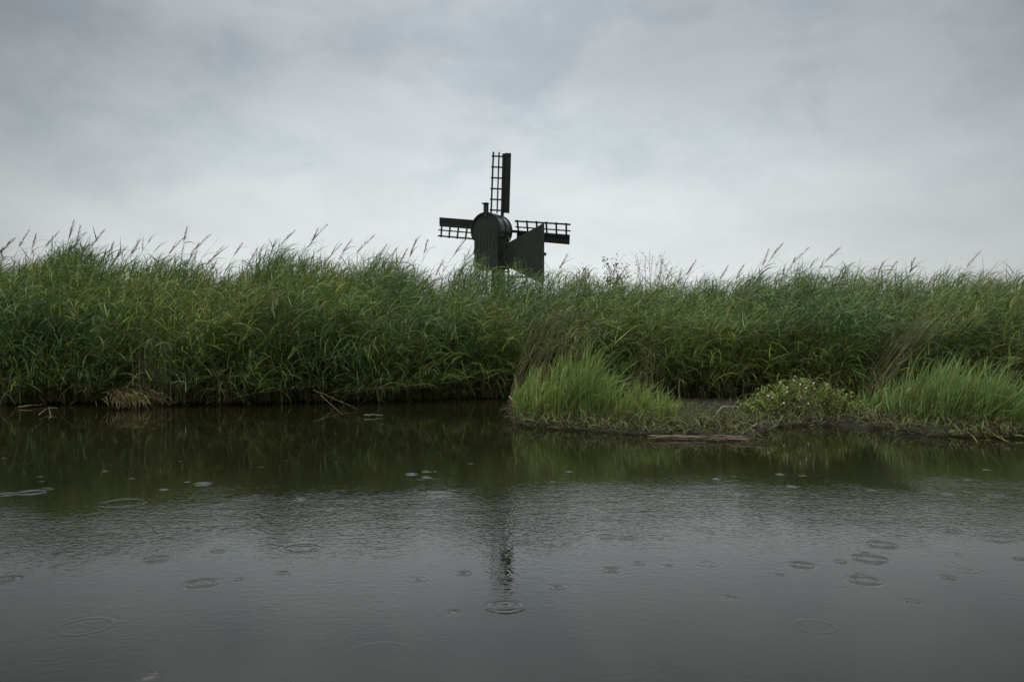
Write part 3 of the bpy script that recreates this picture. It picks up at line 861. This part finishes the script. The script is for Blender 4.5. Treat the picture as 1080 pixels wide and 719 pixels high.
# gusts: where along the ditch the surface is ruffled
gm = N(nt, 'ShaderNodeMapping'); gm.inputs['Scale'].default_value = (.35, .9, 1)
nt.links.new(geo.outputs['Position'], gm.inputs[0])
gn = N(nt, 'ShaderNodeTexNoise', Scale=.9, Detail=2.0); nt.links.new(gm.outputs[0], gn.inputs['Vector'])
cr = N(nt, 'ShaderNodeValToRGB'); cr.color_ramp.interpolation = 'EASE'
els = cr.color_ramp.elements
els[0].position = 0; els[0].color = (.09, .09, .09, 1); els[1].position = 1; els[1].color = (.06, .06, .06, 1)
for pos, val in ((.20, .10), (.27, .28), (.33, .85), (.38, .95), (.42, .30), (.49, .06)):
    e_ = els.new(pos); e_.color = (val,) * 3 + (1,)
en = N(nt, 'ShaderNodeTexNoise', Scale=1.1, Detail=4.0, Roughness=.6); em = N(nt, 'ShaderNodeMapping'); em.inputs['Scale'].default_value = (.9, .35, 1); nt.links.new(geo.outputs['Position'], em.inputs[0]); nt.links.new(em.outputs[0], en.inputs['Vector'])
ea = N(nt, 'ShaderNodeMath', operation='MULTIPLY_ADD'); ea.inputs[1].default_value = 2.6; ea.inputs[2].default_value = -1.15; nt.links.new(en.outputs['Fac'], ea.inputs[0])
eb = N(nt, 'ShaderNodeMath', operation='MULTIPLY_ADD'); eb.inputs[1].default_value = -.13; nt.links.new(sep.outputs['X'], eb.inputs[0]); nt.links.new(ea.outputs[0], eb.inputs[2])
ec = N(nt, 'ShaderNodeMath', operation='ADD'); nt.links.new(sep.outputs['Y'], ec.inputs[0]); nt.links.new(eb.outputs[0], ec.inputs[1])
dv = N(nt, 'ShaderNodeMath', operation='DIVIDE'); dv.inputs[1].default_value = 12.0
nt.links.new(ec.outputs[0], dv.inputs[0]); nt.links.new(dv.outputs[0], cr.inputs[0])
gr = N(nt, 'ShaderNodeMapRange'); gr.inputs[1].default_value = .35; gr.inputs[2].default_value = .65; gr.inputs[3].default_value = .55; gr.inputs[4].default_value = 1.3
nt.links.new(gn.outputs['Fac'], gr.inputs[0])
gmul = N(nt, 'ShaderNodeMath', operation='MULTIPLY'); nt.links.new(cr.outputs[0], gmul.inputs[0]); nt.links.new(gr.outputs[0], gmul.inputs[1])
n1 = N(nt, 'ShaderNodeTexNoise', Scale=32.0, Detail=2.0, Roughness=.5, Distortion=.6)
mp1 = N(nt, 'ShaderNodeMapping'); mp1.inputs['Scale'].default_value = (.8, 1.1, 1); nt.links.new(geo.outputs['Position'], mp1.inputs[0]); nt.links.new(mp1.outputs[0], n1.inputs['Vector'])
n2 = N(nt, 'ShaderNodeTexNoise', Scale=6.0, Detail=3.0, Roughness=.45)
mp2 = N(nt, 'ShaderNodeMapping'); mp2.inputs['Scale'].default_value = (.6, 1.3, 1); nt.links.new(geo.outputs['Position'], mp2.inputs[0]); nt.links.new(mp2.outputs[0], n2.inputs['Vector'])
h1 = N(nt, 'ShaderNodeMath', operation='MULTIPLY'); nt.links.new(n1.outputs['Fac'], h1.inputs[0]); h1.inputs[1].default_value = .0030
h2 = N(nt, 'ShaderNodeMath', operation='MULTIPLY'); nt.links.new(n2.outputs['Fac'], h2.inputs[0]); h2.inputs[1].default_value = .0024
hs = N(nt, 'ShaderNodeMath', operation='ADD'); nt.links.new(h1.outputs[0], hs.inputs[0]); nt.links.new(h2.outputs[0], hs.inputs[1])
hm = N(nt, 'ShaderNodeMath', operation='MULTIPLY'); nt.links.new(hs.outputs[0], hm.inputs[0]); nt.links.new(gmul.outputs[0], hm.inputs[1])
bp = N(nt, 'ShaderNodeBump', Strength=1.0, Distance=1.0); nt.links.new(hm.outputs[0], bp.inputs['Height'])
p = N(nt, 'ShaderNodeBsdfPrincipled', Roughness=.03, IOR=1.48)
p.inputs['Base Color'].default_value = (.010, .0095, .0045, 1)
nt.links.new(bp.outputs[0], p.inputs['Normal']); nt.links.new(p.outputs[0], out.inputs['Surface'])
o = mesh_obj('water', np.concatenate(V), [np.concatenate(Fc)], m, smooth=True)
tag(o, kind='structure')

# ------------------------------------------------------------------ sky: overcast, bright low over the reeds, unseen zenith raised to light the foliage
w = bpy.data.worlds.new('World'); S.world = w; w.use_nodes = True
nt = w.node_tree
for n_ in list(nt.nodes): nt.nodes.remove(n_)
out = nt.nodes.new('ShaderNodeOutputWorld')
bg = N(nt, 'ShaderNodeBackground', Strength=.1)
SUN_EL, SUN_AZ = 58.0, 200.0                # degrees; azimuth from +Y towards +X
sky = nt.nodes.new('ShaderNodeTexSky'); sky.sky_type = 'NISHITA'; sky.sun_disc = False
sky.sun_elevation = math.radians(SUN_EL); sky.sun_rotation = math.radians(SUN_AZ); sky.dust_density = 3
tc = N(nt, 'ShaderNodeTexCoord')
sp = N(nt, 'ShaderNodeSeparateXYZ'); nt.links.new(tc.outputs['Generated'], sp.inputs[0])
ramp = N(nt, 'ShaderNodeValToRGB'); E = ramp.color_ramp.elements
SC = 1.0
def setc(e_, c): e_.color = (c[0], c[1], c[2], 1)
E[0].position = 0; setc(E[0], (.86, .90, .895)); E[1].position = 1; setc(E[1], (2.6, 2.55, 2.45))
for pos, c in ((.10, (.86, .905, .905)), (.16, (.81, .86, .875)), (.24, (.67, .725, .75)), (.34, (.52, .56, .59)), (.42, (.535, .575, .605)), (.60, (1.5, 1.52, 1.52))):
    e_ = E.new(pos); setc(e_, c)
nt.links.new(sp.outputs['Z'], ramp.inputs[0])
# sky colour dimmed to either side to imitate lens vignetting
xx = N(nt, 'ShaderNodeMath', operation='MULTIPLY'); nt.links.new(sp.outputs['X'], xx.inputs[0]); nt.links.new(sp.outputs['X'], xx.inputs[1])
side = N(nt, 'ShaderNodeMapRange'); side.inputs[1].default_value = 0; side.inputs[2].default_value = .34; side.inputs[3].default_value = 1.0; side.inputs[4].default_value = .55
nt.links.new(xx.outputs[0], side.inputs[0])
# soft clouds: direction projected on a flat deck
zc_ = N(nt, 'ShaderNodeMath', operation='ADD'); zc_.inputs[1].default_value = .55; nt.links.new(sp.outputs['Z'], zc_.inputs[0])
dvx = N(nt, 'ShaderNodeMath', operation='DIVIDE'); nt.links.new(sp.outputs['X'], dvx.inputs[0]); nt.links.new(zc_.outputs[0], dvx.inputs[1])
dvy = N(nt, 'ShaderNodeMath', operation='DIVIDE'); nt.links.new(sp.outputs['Y'], dvy.inputs[0]); nt.links.new(zc_.outputs[0], dvy.inputs[1])
cb = N(nt, 'ShaderNodeCombineXYZ'); nt.links.new(dvx.outputs[0], cb.inputs[0]); nt.links.new(dvy.outputs[0], cb.inputs[1]); cb.inputs[2].default_value = 3.7
cn = N(nt, 'ShaderNodeTexNoise', Scale=3.6, Detail=7.0, Roughness=.55, Distortion=.12); cmp_ = N(nt, 'ShaderNodeMapping'); cmp_.inputs['Scale'].default_value = (1, 1, 2.2); cmp_.inputs['Location'].default_value = (.35, 0, .6); nt.links.new(tc.outputs['Generated'], cmp_.inputs[0]); nt.links.new(cmp_.outputs[0], cn.inputs['Vector'])
cm = N(nt, 'ShaderNodeMapRange'); cm.inputs[1].default_value = .32; cm.inputs[2].default_value = .68; cm.inputs[3].default_value = .90; cm.inputs[4].default_value = 1.09
nt.links.new(cn.outputs['Fac'], cm.inputs[0])
mm = N(nt, 'ShaderNodeMath', operation='MULTIPLY'); nt.links.new(side.outputs[0], mm.inputs[0]); nt.links.new(cm.outputs[0], mm.inputs[1])
m10 = N(nt, 'ShaderNodeMath', operation='MULTIPLY'); nt.links.new(mm.outputs[0], m10.inputs[0]); m10.inputs[1].default_value = 10.0
vs = N(nt, 'ShaderNodeVectorMath', operation='SCALE'); nt.links.new(ramp.outputs[0], vs.inputs[0]); nt.links.new(m10.outputs[0], vs.inputs['Scale'])
pm = N(nt, 'ShaderNodeMapping'); pm.inputs['Scale'].default_value = (1, 1, 1.7); pm.inputs['Location'].default_value = (2.1, .4, 1.3); nt.links.new(tc.outputs['Generated'], pm.inputs[0])
pn = N(nt, 'ShaderNodeTexNoise', Scale=6.5, Detail=6.0, Roughness=.6, Distortion=.2); nt.links.new(pm.outputs[0], pn.inputs['Vector'])
pr = N(nt, 'ShaderNodeMapRange'); pr.inputs[1].default_value = .46; pr.inputs[2].default_value = .64; nt.links.new(pn.outputs['Fac'], pr.inputs[0])
pz = N(nt, 'ShaderNodeMapRange'); pz.inputs[1].default_value = .08; pz.inputs[2].default_value = .25; nt.links.new(sp.outputs['Z'], pz.inputs[0])
pq = N(nt, 'ShaderNodeMath', operation='MULTIPLY'); nt.links.new(pr.outputs[0], pq.inputs[0]); nt.links.new(pz.outputs[0], pq.inputs[1])
pc_ = N(nt, 'ShaderNodeMix', data_type='RGBA'); pc_.inputs[6].default_value = (1, 1, 1, 1); pc_.inputs[7].default_value = (.84, .875, .90, 1); nt.links.new(pq.outputs[0], pc_.inputs[0])
pv = N(nt, 'ShaderNodeVectorMath', operation='MULTIPLY'); nt.links.new(vs.outputs[0], pv.inputs[0]); nt.links.new(pc_.outputs[2], pv.inputs[1])
mix = N(nt, 'ShaderNodeMix', data_type='RGBA'); mix.inputs[0].default_value = .96
nt.links.new(sky.outputs[0], mix.inputs[6]); nt.links.new(pv.outputs[0], mix.inputs[7])
nt.links.new(mix.outputs[2], bg.inputs['Color']); nt.links.new(bg.outputs[0], out.inputs['Surface'])

sl = bpy.data.lights.new('sun', 'SUN'); sl.energy = 1.3; sl.angle = math.radians(25); sl.color = (1, .97, .92)
so = bpy.data.objects.new('sun', sl); C.objects.link(so)
az, el = math.radians(SUN_AZ), math.radians(SUN_EL)
sd_ = Vector((math.sin(az) * math.cos(el), math.cos(az) * math.cos(el), math.sin(el)))
so.rotation_euler = sd_.to_track_quat('Z', 'Y').to_euler(); so.location = (5, 5, 20)

# ------------------------------------------------------------------ camera
cd = bpy.data.cameras.new('camera'); cd.sensor_width = 36; cd.lens = 28.0; cd.clip_end = 5000; cd.clip_start = .05
cd.shift_y = 5.5 / 1080
co = bpy.data.objects.new('camera', cd); C.objects.link(co); co.location = (0, 0, CAMZ); co.rotation_euler = (math.radians(90), 0, 0)
S.camera = co
S.view_settings.view_transform = 'Standard'; S.view_settings.look = 'None'; S.view_settings.gamma = 1; S.view_settings.exposure = 0
S.render.engine = 'CYCLES'
S.cycles.max_bounces = 6; S.cycles.diffuse_bounces = 3; S.cycles.glossy_bounces = 3; S.cycles.transmission_bounces = 4
